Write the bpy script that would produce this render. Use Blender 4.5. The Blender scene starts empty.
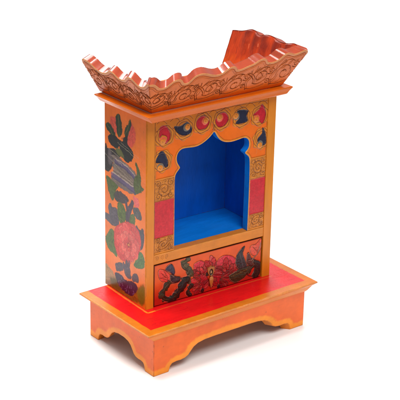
import bpy, bmesh, math
import numpy as np
from mathutils import Matrix, Vector

scene = bpy.context.scene
col = scene.collection
RNG = np.random.default_rng(7)
MM = 0.001

# ------------------------------------------------------------------ colour helpers
def lin(r, g, b):
    c = np.array([r, g, b], float) / 255.0
    return np.where(c <= 0.04045, c / 12.92, ((c + 0.055) / 1.055) ** 2.4)

GOLD = lin(214, 126, 26)
GOLD_D = lin(176, 98, 26)
ORANGE = lin(228, 104, 12)
ORANGE_S = lin(236, 112, 16)
RED = lin(218, 18, 22)
CRIMSON = lin(188, 22, 40)
ROSE = lin(196, 34, 46)
NAVY = lin(32, 34, 58)
LINE = lin(92, 38, 16)
SALMON = lin(216, 104, 30)
YELLOW = lin(244, 142, 28)

# ------------------------------------------------------------------ smooth noise in numpy
def vnoise(x, y, seed=0):
    r = np.random.default_rng(seed).random((256, 256))
    xi = np.floor(x).astype(int); yi = np.floor(y).astype(int)
    fx = x - xi; fy = y - yi
    fx = fx * fx * (3 - 2 * fx); fy = fy * fy * (3 - 2 * fy)
    a = r[xi % 256, yi % 256]; b = r[(xi + 1) % 256, yi % 256]
    c = r[xi % 256, (yi + 1) % 256]; d = r[(xi + 1) % 256, (yi + 1) % 256]
    return (a * (1 - fx) + b * fx) * (1 - fy) + (c * (1 - fx) + d * fx) * fy

def fbm(x, y, seed=0, o=4):
    s = 0; a = 0.5; t = 0
    for k in range(o):
        s = s + a * vnoise(x * 2 ** k + 17 * k, y * 2 ** k + 31 * k, seed + k); t += a; a *= 0.55
    return s / t - 0.5

def chaikin(P, n=2, closed=True):
    P = np.asarray(P, float)
    for _ in range(n):
        if closed:
            Q = np.roll(P, -1, 0)
            P = np.stack([P * .75 + Q * .25, P * .25 + Q * .75], 1).reshape(-1, 2)
        else:
            a, b = P[:-1], P[1:]
            M = np.stack([a * .75 + b * .25, a * .25 + b * .75], 1).reshape(-1, 2)
            P = np.vstack([P[:1], M, P[-1:]])
    return P

def catmull(P, n=5):
    P = np.asarray(P, float)
    a, b, c, d = np.roll(P, 1, 0), P, np.roll(P, -1, 0), np.roll(P, -2, 0)
    R = []
    for t in np.arange(n) / n:
        R.append(.5 * (2 * b + (c - a) * t + (2 * a - 5 * b + 4 * c - d) * t * t + (3 * b - a - 3 * c + d) * t ** 3))
    return np.stack(R, 1).reshape(-1, 2)

def seg_dist(X, A, B):
    """distance from points X (N,2) to a chain of segments A->B"""
    best = np.full(len(X), 1e9)
    for a, b in zip(A, B):
        d = b - a; L = d @ d + 1e-12
        t = np.clip(((X - a) @ d) / L, 0, 1)
        q = X - a - t[:, None] * d
        best = np.minimum(best, (q * q).sum(1))
    return np.sqrt(best)

def inside(X, P):
    r = np.zeros(len(X), bool)
    x, y = X[:, 0], X[:, 1]
    for a, b in zip(P, np.roll(P, -1, 0)):
        if a[1] == b[1]: continue
        c = (a[1] > y) != (b[1] > y)
        r ^= c & (x < (b[0] - a[0]) * (y - a[1]) / (b[1] - a[1]) + a[0])
    return r

def sdf(X, P):
    """signed distance, negative inside"""
    d = seg_dist(X, P, np.roll(P, -1, 0))
    return np.where(inside(X, P), -d, d)

# ------------------------------------------------------------------ a painted / carved surface
class Paint:
    def __init__(self, UV, base, wob=.6):
        self.X = UV.copy()
        # hand wobble, so that no painted edge is ruler straight
        self.W = UV + wob * np.stack([fbm(UV[:, 0] / 5, UV[:, 1] / 5, 3), fbm(UV[:, 0] / 5, UV[:, 1] / 5, 9)], 1) * 2
        self.c = np.tile(np.asarray(base, float), (len(UV), 1))
        self.h = np.zeros(len(UV))
        self.br = fbm(UV[:, 0] / 2.2, UV[:, 1] / 2.2, 21)
    def _near(self, P, pad):
        lo = P.min(0) - pad; hi = P.max(0) + pad
        return np.where(((self.W >= lo) & (self.W <= hi)).all(1))[0]
    def blend(self, idx, a, color):
        a = np.clip(a, 0, 1)[:, None]
        self.c[idx] = self.c[idx] * (1 - a) + np.asarray(color) * a
    def poly(self, P, color, alpha=1.0, soft=0.8, smooth=2, raise_=0.0, dome=1.2, vary=.25, rough=0.0, edge=None, grow=0.0):
        P = catmull(P) if smooth else np.asarray(P, float)
        i = self._near(P, 6)
        if not len(i): return
        s = sdf(self.W[i], P) + rough * self.br[i] * 3 - grow
        a = np.clip(0.5 - s / soft, 0, 1) * alpha
        color = np.asarray(color)
        cc = color[None] * (1 + vary * 1.6 * self.br[i][:, None])
        self.c[i] = self.c[i] * (1 - a[:, None]) + cc * a[:, None]
        if raise_: self.h[i] += raise_ * np.clip(-s / dome, 0, 1) ** .6
        if edge is not None:
            self.blend(i, np.clip(1 - np.abs(s) / edge[1], 0, 1) * edge[2], edge[0])
            if len(edge) > 3: self.h[i] -= edge[3] * np.clip(1 - np.abs(s) / (edge[1] * 1.1), 0, 1)
    def line(self, P, width, color, alpha=.8, depth=0.0, closed=False, smooth=2, taper=False):
        P = chaikin(P, smooth, closed) if smooth else np.asarray(P, float)
        i = self._near(P, width + 2)
        if not len(i): return
        A, B = (P, np.roll(P, -1, 0)) if closed else (P[:-1], P[1:])
        d = seg_dist(self.W[i], A, B)
        w = width * (0.95 + 0.5 * np.clip(self.br[i] + .3, 0, 1))
        a = np.clip((w / 2 - d) / .5 + .5, 0, 1)
        self.blend(i, a * alpha, color)
        if depth: self.h[i] -= depth * np.clip(1 - d / (width * .75), 0, 1)
    def disc(self, c, r, color, alpha=1, raise_=0, soft=.7, edge=None):
        t = np.linspace(0, 2 * np.pi, 17)[:-1]
        self.poly(np.stack([c[0] + r * np.cos(t), c[1] + r * np.sin(t)], 1), color, alpha, soft, 1, raise_, r * .6, edge=edge)
    def tone(self, amp=.12, scale=14, seed=5, stretch=(1, 1)):
        n = fbm(self.X[:, 0] / scale / stretch[0], self.X[:, 1] / scale / stretch[1], seed)
        self.c *= (1 + amp * 2 * n)[:, None]
    def scratches(self, n, color, box, seed=1, ang=(20, 60), ln=(6, 22), alpha=.5, width=.5):
        r = np.random.default_rng(seed)
        for k in range(n):
            p = np.array([r.uniform(box[0], box[1]), r.uniform(box[2], box[3])])
            t = math.radians(r.uniform(*ang)); L = r.uniform(*ln)
            q = p + L * np.array([math.cos(t), math.sin(t)])
            self.line([p, (p + q) / 2 + r.normal(0, .6, 2), q], width, color, alpha * r.uniform(.4, 1), .12)

def spiral(c, rx, ry, turns, rot=0, flip=1, start=0.12, n=40):
    t = np.linspace(0, 1, n)
    a = t * turns * 2 * np.pi * flip
    r = start + (1 - start) * t
    x = rx * r * np.cos(a); y = ry * r * np.sin(a)
    cr, sr = math.cos(rot), math.sin(rot)
    return np.stack([c[0] + cr * x - sr * y, c[1] + sr * x + cr * y], 1)

# ------------------------------------------------------------------ mesh builders
def new_obj(name, verts, faces, mats, parent, midx=None, smooth=None, colors=None):
    me = bpy.data.meshes.new(name)
    me.from_pydata([tuple(v) for v in verts] if not isinstance(verts, list) else verts, [], faces)
    for m in mats: me.materials.append(m)
    if midx is not None: me.polygons.foreach_set('material_index', np.asarray(midx, np.int32))
    if smooth is not None: me.polygons.foreach_set('use_smooth', np.asarray(smooth, bool))
    if colors is not None:
        at = me.color_attributes.new('pigment', 'FLOAT_COLOR', 'POINT')
        at.data.foreach_set('color', np.concatenate([colors, np.ones((len(colors), 1))], 1).astype(np.float32).ravel())
    me.update()
    o = bpy.data.objects.new(name, me); col.objects.link(o)
    if parent is not None: o.parent = parent
    return o

def panel(name, outline, thick, place, paint, res, mats, parent, bevel=.9, base=GOLD, back_color=None, wob=.6, back_fn=None):
    """board with a carved and painted front. outline in mm; place(u,v,w)->(N,3) m, w = depth behind the front"""
    P = np.asarray(outline, float)
    lo, hi = P.min(0), P.max(0)
    nu = max(2, int(round((hi[0] - lo[0]) / res))); nv = max(2, int(round((hi[1] - lo[1]) / res)))
    gu = np.linspace(lo[0], hi[0], nu + 1); gv = np.linspace(lo[1], hi[1], nv + 1)
    U, V = np.meshgrid(gu, gv, indexing='ij')
    cu, cv = np.meshgrid((gu[1:] + gu[:-1]) / 2, (gv[1:] + gv[:-1]) / 2, indexing='ij')
    keep = inside(np.stack([cu.ravel(), cv.ravel()], 1), P).reshape(nu, nv)
    idx = np.arange((nu + 1) * (nv + 1)).reshape(nu + 1, nv + 1)
    q = np.stack([idx[:-1, :-1], idx[1:, :-1], idx[1:, 1:], idx[:-1, 1:]], -1)[keep]
    used = np.unique(q); remap = np.full(idx.size, -1); remap[used] = np.arange(len(used))
    q = remap[q]
    UV = np.stack([U.ravel(), V.ravel()], 1)[used]
    e = np.concatenate([q[:, [0, 1]], q[:, [1, 2]], q[:, [2, 3]], q[:, [3, 0]]])
    key = np.sort(e, 1); _, inv, cnt = np.unique(key, axis=0, return_inverse=True, return_counts=True)
    be = e[cnt[inv.ravel()] == 1]                       # border edges, in face winding
    bv = np.unique(be)
    B = UV[bv]; best = np.full(len(bv), 1e9); near = B.copy()
    for a, b in zip(P, np.roll(P, -1, 0)):               # snap the border onto the outline
        d = b - a; t = np.clip(((B - a) @ d) / (d @ d + 1e-12), 0, 1); pt = a + t[:, None] * d
        ds = ((B - pt) ** 2).sum(1); m = ds < best; best[m] = ds[m]; near[m] = pt[m]
    UV[bv] = near
    pt = Paint(UV, base, wob)
    d = np.full(len(UV), 1e9)
    band = np.zeros(len(UV), bool)
    d = seg_dist(UV, P, np.roll(P, -1, 0)) 
    pt.d = d
    paint(pt)
    h = pt.h - .8 * bevel * np.clip(1 - d / bevel, 0, 1) ** 2
    n = len(UV)
    front = place(UV[:, 0], UV[:, 1], -h * 1.0)
    bh = h[bv]; 
    bidx = np.full(n, -1); bidx[bv] = np.arange(len(bv))
    side_f = place(UV[bv, 0], UV[bv, 1], -bh); 
    bh_, bcol = back_fn(pt, d) if back_fn else (np.zeros(n), None)
    back = place(UV[:, 0], UV[:, 1], thick - bh_); side_b = back[bv]
    verts = np.concatenate([front, side_f, side_b, back])
    nb = len(bv)
    sf = np.stack([n + bidx[be[:, 1]], n + bidx[be[:, 0]], n + nb + bidx[be[:, 0]], n + nb + bidx[be[:, 1]]], 1)
    bf = q[:, ::-1] + n + 2 * nb
    F = np.concatenate([q, sf, bf])
    mi = np.concatenate([np.zeros(len(q)), np.full(len(sf), 1 if len(mats) > 1 else 0), np.full(len(bf), 2 if len(mats) > 2 else 0)]).astype(np.int32)
    sm = np.ones(len(q) + len(sf) + len(bf), bool)
    C = pt.c.clip(0.002, 1)
    bc = np.tile(np.asarray(back_color if back_color is not None else base), (n, 1)) if bcol is None else bcol.clip(.002, 1)
    cols = np.concatenate([C, C[bv], C[bv], bc])
    me = bpy.data.meshes.new(name)
    me.vertices.add(len(verts)); me.vertices.foreach_set('co', verts.astype(np.float32).ravel())
    me.loops.add(F.size); me.loops.foreach_set('vertex_index', F.astype(np.int32).ravel())
    me.polygons.add(len(F)); me.polygons.foreach_set('loop_start', np.arange(0, F.size, 4, dtype=np.int32))
    for m in mats: me.materials.append(m)
    me.update(calc_edges=True)
    me.polygons.foreach_set('material_index', mi); me.polygons.foreach_set('use_smooth', sm)
    at = me.color_attributes.new('pigment', 'FLOAT_COLOR', 'POINT')
    at.data.foreach_set('color', np.concatenate([cols, np.ones((len(cols), 1))], 1).astype(np.float32).ravel())
    me.validate(); me.update()
    me.set_sharp_from_angle(angle=math.radians(52))
    o = bpy.data.objects.new(name, me); col.objects.link(o); o.parent = parent
    return o

def bm_obj(name, bm, mat, parent, bevel=0, smooth=False):
    if bevel:
        bmesh.ops.bevel(bm, geom=[e for e in bm.edges], offset=bevel, segments=2, profile=.6, affect='EDGES', clamp_overlap=True)
    bmesh.ops.recalc_face_normals(bm, faces=bm.faces)
    me = bpy.data.meshes.new(name); bm.to_mesh(me); bm.free()
    me.materials.append(mat)
    if smooth: me.polygons.foreach_set('use_smooth', np.ones(len(me.polygons), bool))
    o = bpy.data.objects.new(name, me); col.objects.link(o)
    if parent is not None: o.parent = parent
    return o

def add_hex(bm, pts):
    v = [bm.verts.new(p) for p in pts]
    for f in ((0, 1, 2, 3), (7, 6, 5, 4), (0, 4, 5, 1), (1, 5, 6, 2), (2, 6, 7, 3), (3, 7, 4, 0)):
        bm.faces.new([v[i] for i in f])

# ------------------------------------------------------------------ frames: the cabinet body stands a touch askew on its base
A = math.radians(-2.5)
EX = np.array([math.cos(A), math.sin(A), 0]); EY = np.array([-math.sin(A), math.cos(A), 0])
ORG = np.array([-.1175, .0075, 0])
def body(s, y, z):
    s, y, z = np.broadcast_arrays(np.asarray(s, float), np.asarray(y, float), np.asarray(z, float))
    return ORG + MM * (s[..., None] * EX + y[..., None] * EY + z[..., None] * np.array([0, 0, 1.0]))
def body_box(bm, s0, s1, y0, y1, z0, z1):
    add_hex(bm, [body(*p) for p in ((s0, y0, z0), (s1, y0, z0), (s1, y1, z0), (s0, y1, z0), (s0, y0, z1), (s1, y0, z1), (s1, y1, z1), (s0, y1, z1))])

# ------------------------------------------------------------------ materials (all procedural)
def wood_paint(name, rough=.32, coat=.12, color=None, bump=.12, grain=(1, 1, 1), var=.16, spec=.36, wear=.75):
    m = bpy.data.materials.new(name); m.use_nodes = True
    nt = m.node_tree; N = nt.nodes; L = nt.links; N.clear()
    out = N.new('ShaderNodeOutputMaterial'); b = N.new('ShaderNodeBsdfPrincipled'); L.new(b.outputs[0], out.inputs[0])
    tc = N.new('ShaderNodeTexCoord'); mp = N.new('ShaderNodeMapping'); L.new(tc.outputs['Object'], mp.inputs[0])
    mp.inputs['Scale'].default_value = grain
    n1 = N.new('ShaderNodeTexNoise'); n1.inputs['Scale'].default_value = 42; n1.inputs['Detail'].default_value = 6; n1.inputs['Roughness'].default_value = .65
    n2 = N.new('ShaderNodeTexNoise'); n2.inputs['Scale'].default_value = 330; n2.inputs['Detail'].default_value = 4
    n3 = N.new('ShaderNodeTexNoise'); n3.inputs['Scale'].default_value = 18; n3.inputs['Detail'].default_value = 5
    for n in (n1, n2): L.new(mp.outputs[0], n.inputs['Vector'])
    L.new(tc.outputs['Object'], n3.inputs['Vector'])
    mr = N.new('ShaderNodeMapRange'); L.new(n1.outputs['Fac'], mr.inputs[0])
    mr.inputs[1].default_value = .25; mr.inputs[2].default_value = .75; mr.inputs[3].default_value = 1 - var; mr.inputs[4].default_value = 1 + var * .7
    mx = N.new('ShaderNodeVectorMath'); mx.operation = 'SCALE'
    if color is None:
        at = N.new('ShaderNodeAttribute'); at.attribute_name = 'pigment'; L.new(at.outputs['Color'], mx.inputs[0])
    else:
        rgb = N.new('ShaderNodeRGB'); rgb.outputs[0].default_value = (*color, 1); L.new(rgb.outputs[0], mx.inputs[0])
    L.new(mr.outputs[0], mx.inputs['Scale'])
    bv = N.new('ShaderNodeBevel'); bv.samples = 6; bv.inputs['Radius'].default_value = .0016
    ge = N.new('ShaderNodeNewGeometry'); dt = N.new('ShaderNodeVectorMath'); dt.operation = 'DOT_PRODUCT'
    L.new(bv.outputs[0], dt.inputs[0]); L.new(ge.outputs['True Normal'], dt.inputs[1])
    n4 = N.new('ShaderNodeTexNoise'); n4.inputs['Scale'].default_value = 95; n4.inputs['Detail'].default_value = 7; n4.inputs['Roughness'].default_value = .7
    L.new(tc.outputs['Object'], n4.inputs['Vector'])
    su = N.new('ShaderNodeMath'); su.operation = 'SUBTRACT'; su.inputs[0].default_value = 1.0; L.new(dt.outputs['Value'], su.inputs[1])
    nm = N.new('ShaderNodeMapRange'); L.new(n4.outputs['Fac'], nm.inputs[0]); nm.inputs[1].default_value = .43; nm.inputs[2].default_value = .55; nm.inputs[3].default_value = 0; nm.inputs[4].default_value = 1
    em = N.new('ShaderNodeMapRange'); L.new(su.outputs[0], em.inputs[0]); em.inputs[1].default_value = .02; em.inputs[2].default_value = .12; em.inputs[3].default_value = 0; em.inputs[4].default_value = wear
    ml = N.new('ShaderNodeMath'); ml.operation = 'MULTIPLY'; L.new(nm.outputs[0], ml.inputs[0]); L.new(em.outputs[0], ml.inputs[1])
    wm = N.new('ShaderNodeMix'); wm.data_type = 'RGBA'; L.new(ml.outputs[0], wm.inputs[0]); L.new(mx.outputs[0], wm.inputs[6]); wm.inputs[7].default_value = (*lin(104, 56, 26), 1)
    L.new(wm.outputs[2], b.inputs['Base Color'])
    rr = N.new('ShaderNodeMapRange'); L.new(n3.outputs['Fac'], rr.inputs[0])
    rr.inputs[1].default_value = .3; rr.inputs[2].default_value = .7; rr.inputs[3].default_value = rough * .75; rr.inputs[4].default_value = rough * 1.35
    L.new(rr.outputs[0], b.inputs['Roughness'])
    b.inputs['Specular IOR Level'].default_value = spec
    b.inputs['Coat Weight'].default_value = coat; b.inputs['Coat Roughness'].default_value = rough * .5; b.inputs['Coat IOR'].default_value = 1.5
    ad = N.new('ShaderNodeMath'); ad.operation = 'MULTIPLY_ADD'; L.new(n1.outputs['Fac'], ad.inputs[0]); ad.inputs[1].default_value = 1.6; L.new(n2.outputs['Fac'], ad.inputs[2])
    bp = N.new('ShaderNodeBump'); bp.inputs['Strength'].default_value = bump; bp.inputs['Distance'].default_value = .0012
    L.new(ad.outputs[0], bp.inputs['Height']); L.new(bp.outputs[0], b.inputs['Normal']); L.new(bp.outputs[0], b.inputs['Coat Normal'])
    return m

M_PAINT = wood_paint('varnished_painted_wood', spec=.3)
M_CROWN = wood_paint('varnished_carved_wood', rough=.34, coat=.03, spec=.22)
M_EDGE = wood_paint('scalloped_edge_paint', rough=.17, coat=.9, color=lin(162, 62, 34), spec=.5, bump=.04)
M_INNER = wood_paint('crown_inside_paint', rough=.3, coat=.12, color=lin(158, 50, 18), grain=(1.6, .5, .35), var=.34, spec=.22)
M_GOLD = wood_paint('gold_ochre_paint', color=GOLD, grain=(1.6, 1.6, .35))
M_LEDGE = wood_paint('orange_ochre_paint', color=lin(212, 100, 14), rough=.28, coat=.1, spec=.26, grain=(.5, .5, 1.5))
M_TRIM = wood_paint('base_edge_paint', color=lin(220, 122, 38), grain=(.5, .5, 1.5))
M_SIDE = wood_paint('plain_orange_paint', color=ORANGE_S)
M_BLUE_SHADED = wood_paint('blue_paint_shaded', color=lin(0, 94, 196), rough=.5, coat=.05, var=.24, spec=.3, bump=.3, grain=(1, 1, .3))  # niche walls: the blue darkened, shade put into the colour
M_BLUE_LIT = wood_paint('blue_paint_lit', color=lin(2, 120, 216), rough=.5, coat=.05, var=.22, spec=.3, bump=.3, grain=(.3, 1, 1))  # same blue brightened for the lit floor and arch edge
M_RAW = wood_paint('bare_wood', color=lin(120, 74, 40), rough=.7, coat=0, grain=(.4, .4, 3))
M_GAP_SHADE = wood_paint('gap_shade', color=lin(60, 26, 14), rough=.7, coat=0)  # shade of the drawer gap put into the colour
M_BRASS = wood_paint('worn_brass_paint', color=lin(190, 112, 48), rough=.3, coat=.4)

# ------------------------------------------------------------------ the thing
root = bpy.data.objects.new('shrine_cabinet', None); col.objects.link(root)
root['label'] = 'orange painted wooden shrine cabinet with carved crown, blue arched niche and one drawer'
root['category'] = 'cabinet'

# ---- base: aprons with bracket feet
def apron_profile(half, mid_lo=34.0):
    L = [(half, 0), (half - 27.5, 0), (half - 29, 3), (half - 30, 8), (half - 34, 12.5), (half - 42, 13.2), (half - 50, 12.6), (half - 58, 13.5),
         (half - 65, 17), (half - 70, 23), (half - 75, 28), (half - 82, 31.5), (half - 96, 34), (half - 115, 34.5)]
    return L
ZB = 61.5
def apron_outline(u0, u1, k=1.0, crest=34.5):
    c = (u0 + u1) / 2; half = (u1 - u0) / 2
    prof = [(0, 0), (27.5, 0), (28.6, 3), (30.5, 8.5), (34, 12.2), (42, 13.4), (50, 13), (58, 14), (64.5, 17), (69.5, 22.5), (75, 28), (83, 31.8), (96, 34), (115, 34.5)]
    R = []
    for a, z in prof:
        a = a * k
        if a < half - 2: R.append((half - a, z))
    right = [(c + a, z) for a, z in R]; left = [(c - a, z) for a, z in reversed(R)]
    return [(u1, ZB)] + [(u0, ZB)][:0] + [(u1, ZB)][:0] + list(right) + list(left) + [(u0, ZB)]
def apron_paint(seed):
    def f(p):
        u, v = p.X[:, 0], p.X[:, 1]
        n = fbm(u / 18, v / 18, seed) + .35 * fbm(u / 3, v / 3, seed + 9)
        p.c[:] = lin(232, 98, 26)
        P = p.bottom
        d = seg_dist(p.X, P[:-1], P[1:])
        a = np.clip((11 + 6 * n - d) / 3.2, 0, 1)
        p.blend(slice(None), a * .95, YELLOW)
        p.blend(slice(None), np.clip((1.6 - d) / 1.2, 0, 1) * .5, lin(190, 96, 30))
        p.tone(.04, 16, seed + 1, (3, 1)); p.tone(.04, 2.5, seed + 2, (4, 1))
        r = np.random.default_rng(seed)
        lo, hi = p.X.min(0), p.X.max(0)
        for k in range(7):
            c = np.array([r.uniform(lo[0], hi[0]), r.uniform(18, 58)])
            p.disc(c, r.uniform(.4, 1.1), lin(120, 52, 26), .5)
        # worn corners
        for e in (lo[0], hi[0]):
            p.blend(slice(None), np.clip((1.6 - np.abs(u - e)) / 1.2 + 1.6 * fbm(v / 2, u, seed + 4), 0, 1) * .16, lin(150, 70, 34))
    return f
def apron(u0, u1, place, seed, k=1.0, mats=None):
    O = apron_outline(u0, u1, k)
    O = np.array([O[0]] + O[1:]);
    bot = O[1:-1]
    fn = apron_paint(seed)
    def paint(p):
        p.bottom = bot; fn(p)
    return panel('apron', O, 12, place, paint, .8, mats or [M_PAINT, M_PAINT, M_RAW], root, bevel=.8, base=lin(232, 96, 24))
PX0, PX1, PY0, PY1 = -148.4, 148.4, -56.5, 112.5
XYZ = lambda x, y, z: MM * np.stack(np.broadcast_arrays(x, y, z), -1).astype(float)
apron(PX0, PX1, lambda u, v, w: XYZ(u * (1 - np.clip(w, 0, None) / PX1), PY0 + w, v), 40)
apron(-PY1, -PY0, lambda u, v, w: XYZ(PX0 + w, -u + np.clip(w, 0, None) * (PY1 + u) / (PY1 - PY0), v), 50, .8)
apron(PY0 + 2, PY1, lambda u, v, w: XYZ(PX1 - w, u, v), 60, .8)
apron(-PX1 + .4, -PX0 - .4, lambda u, v, w: XYZ(-u, PY1 - w, v), 70)

# ---- base board: red top with a gold border
BX, BF, BB, ZT = 165.5, -66.4, 116.0, 76.1
def board_paint(p):
    u, v = p.X[:, 0], p.X[:, 1]
    p.c[:] = lin(204, 112, 24)
    n = fbm(u / 30, v / 30, 80)
    w = 15 + 2.2 * n
    inn = np.minimum(BX - np.abs(u), v - BF)
    a = np.clip((inn - w) / .9 + .5, 0, 1)
    p.blend(slice(None), a, RED)
    p.tone(.10, 22, 81, (3, 1)); p.tone(.07, 3, 83, (6, 1))
    r = np.random.default_rng(5)
    for k in range(90):
        c = np.array([r.uniform(-140, 140), r.uniform(-48, 100)]); L = r.uniform(4, 26)
        p.line([c, c + [L * .5, r.normal(0, .8)], c + [L, r.normal(0, 1.5)]], r.uniform(.4, 1.1), lin(150, 8, 22), r.uniform(.2, .6), .1)
    p.line([(-120, -3), (-60, -3.5), (0, -4.5), (60, -6), (119, -8)], 2.2, lin(216, 110, 40), .45)
    p.line([(-121, 4), (-121.5, -2), (-117, -3), (-108, -3)], 3.0, lin(222, 130, 40), .8)
    p.line([(-121, 3), (-119, 50), (-116, 116)], 2.6, lin(222, 120, 40), .8)
    # rubbed outer arris
    e = np.minimum(BX - np.abs(u), v - BF)
    p.blend(slice(None), np.clip((1.5 - e) / 1 + 2 * fbm(u / 5, v / 5, 88), 0, 1) * .4, lin(238, 176, 110))
panel('base_board', [(-BX, BF), (BX, BF), (BX, BB), (-BX, BB)], 2.6, lambda u, v, w: XYZ(u, v, ZT - w), board_paint, .8, [M_PAINT, M_TRIM, M_RAW], root, bevel=.9, base=RED)
def loft(levels, name, mat, back):
    bm = bmesh.new(); rings = []
    for (x, f, z) in levels:
        rings.append([bm.verts.new((MM * a, MM * b, MM * z)) for a, b in ((-x, f), (x, f), (x, back), (-x, back))])
    for r0, r1 in zip(rings, rings[1:]):
        for i in range(4):
            bm.faces.new((r0[i], r0[(i + 1) % 4], r1[(i + 1) % 4], r1[i]))
    bm.faces.new(rings[0][::-1]); bm.faces.new(rings[-1])
    return bm_obj(name, bm, mat, root, bevel=.0007)
loft([(BX - 16.5, BF + 9.4, ZB - 2), (BX - 13.5, BF + 7.5, ZB + .6), (BX - 6.5, BF + 4.6, ZT - 7), (BX - .5, BF + .5, ZT - 2.7)], 'edge_moulding', M_TRIM, BB - .5)

# ---- carcass
DP = 115.5; WB = 237.0
SIDE = {
 'leaf_a': [(77, 365), (72, 362), (68, 349), (67, 339), (74, 332), (79, 337), (82, 351), (82, 359)],
 'leaf_b': [(109, 342), (102, 344), (95, 340), (86, 330), (91, 328), (100, 331), (109, 336)],
 'leaf_c': [(45, 365), (42, 358), (48, 348), (53, 336), (58, 339), (56, 349), (48, 357)],
 'petal_a': [(98, 354), (84, 356), (81, 340), (88, 332), (97, 341)],
 'bud': [(42, 360), (31, 352), (32, 336), (41, 325), (52, 329), (46, 346)],
 'dark_a': [(100, 326), (88, 328), (74, 325), (64, 325), (62, 332), (53, 336), (52, 326), (41, 320), (36, 314), (41, 304), (53, 298), (62, 301), (69, 304), (72, 317), (79, 313), (88, 312), (97, 314), (104, 319)],
 'dark_b': [(113, 308), (107, 302), (93, 306), (76, 306), (72, 301), (90, 290), (95, 278), (104, 268), (113, 268), (114, 286)],
 'sheen': [(92, 282), (66, 286), (44, 286), (30, 280), (22, 272), (20, 264), (28, 256), (48, 252), (76, 253), (92, 256), (96, 260), (90, 267), (88, 276)],
 'sheen_top': [(93, 288), (62, 293), (38, 290), (28, 285), (29, 280), (48, 282), (76, 283)],
 'green_r': [(28, 303), (18, 292), (15, 272), (8, 268), (27, 257), (33, 264), (31, 278), (24, 288)],
 'green_l': [(110, 257), (97, 255), (79, 251), (84, 243), (92, 225), (101, 232), (106, 244)],
 'dark_c': [(86, 237), (72, 244), (53, 241), (50, 236), (62, 230), (83, 227)],
 'grey_a': [(99, 216), (94, 211), (81, 212), (76, 193), (90, 184), (104, 185), (114, 189), (114, 195), (101, 196), (104, 208)],
 'green_a': [(78, 221), (67, 226), (56, 216), (58, 203), (67, 194), (76, 201)],
 'stems': [(58, 234), (53, 233), (49, 226), (37, 241), (35, 235), (44, 218), (48, 203), (55, 206), (53, 221)],
 'green_b': [(42, 216), (32, 220), (33, 204), (44, 204)],
 'grey_b': [(34, 229), (20, 233), (13, 220), (24, 218), (32, 222)],
 'pink_a': [(34, 248), (24, 248), (20, 243), (22, 234), (29, 235)],
 'flower': [(86, 177), (70, 192), (48, 202), (27, 201), (17, 191), (15, 176), (23, 158), (40, 143), (63, 135), (79, 140), (87, 156)],
 'grey_c': [(27, 203), (17, 199), (8, 204), (7, 185), (15, 170), (19, 184)],
 'green_c': [(96, 174), (85, 167), (84, 146), (81, 135), (94, 138), (101, 138), (112, 153), (105, 166)],
 'green_d': [(16, 165), (6, 161), (6, 146), (20, 138), (32, 139), (20, 154)],
 'purple_a': [(83, 122), (67, 128), (63, 120), (76, 113), (83, 113)],
 'purple_b': [(63, 131), (58, 129), (53, 138), (49, 134), (46, 141), (44, 124), (41, 114), (53, 112), (60, 122)],
 'purple_c': [(35, 120), (26, 125), (21, 122), (21, 115), (35, 112)],
 'violet': [(85, 104), (70, 107), (54, 103), (37, 108), (23, 104), (33, 90), (44, 85), (61, 85), (76, 90)],
 'tan_bl': [(115, 108), (98, 105), (80, 95), (87, 88), (115, 78)],
 'olive': [(115, 78), (90, 88), (69, 91), (44, 86), (23, 100), (5, 115), (2, 88), (58, 74)],
}
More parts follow.
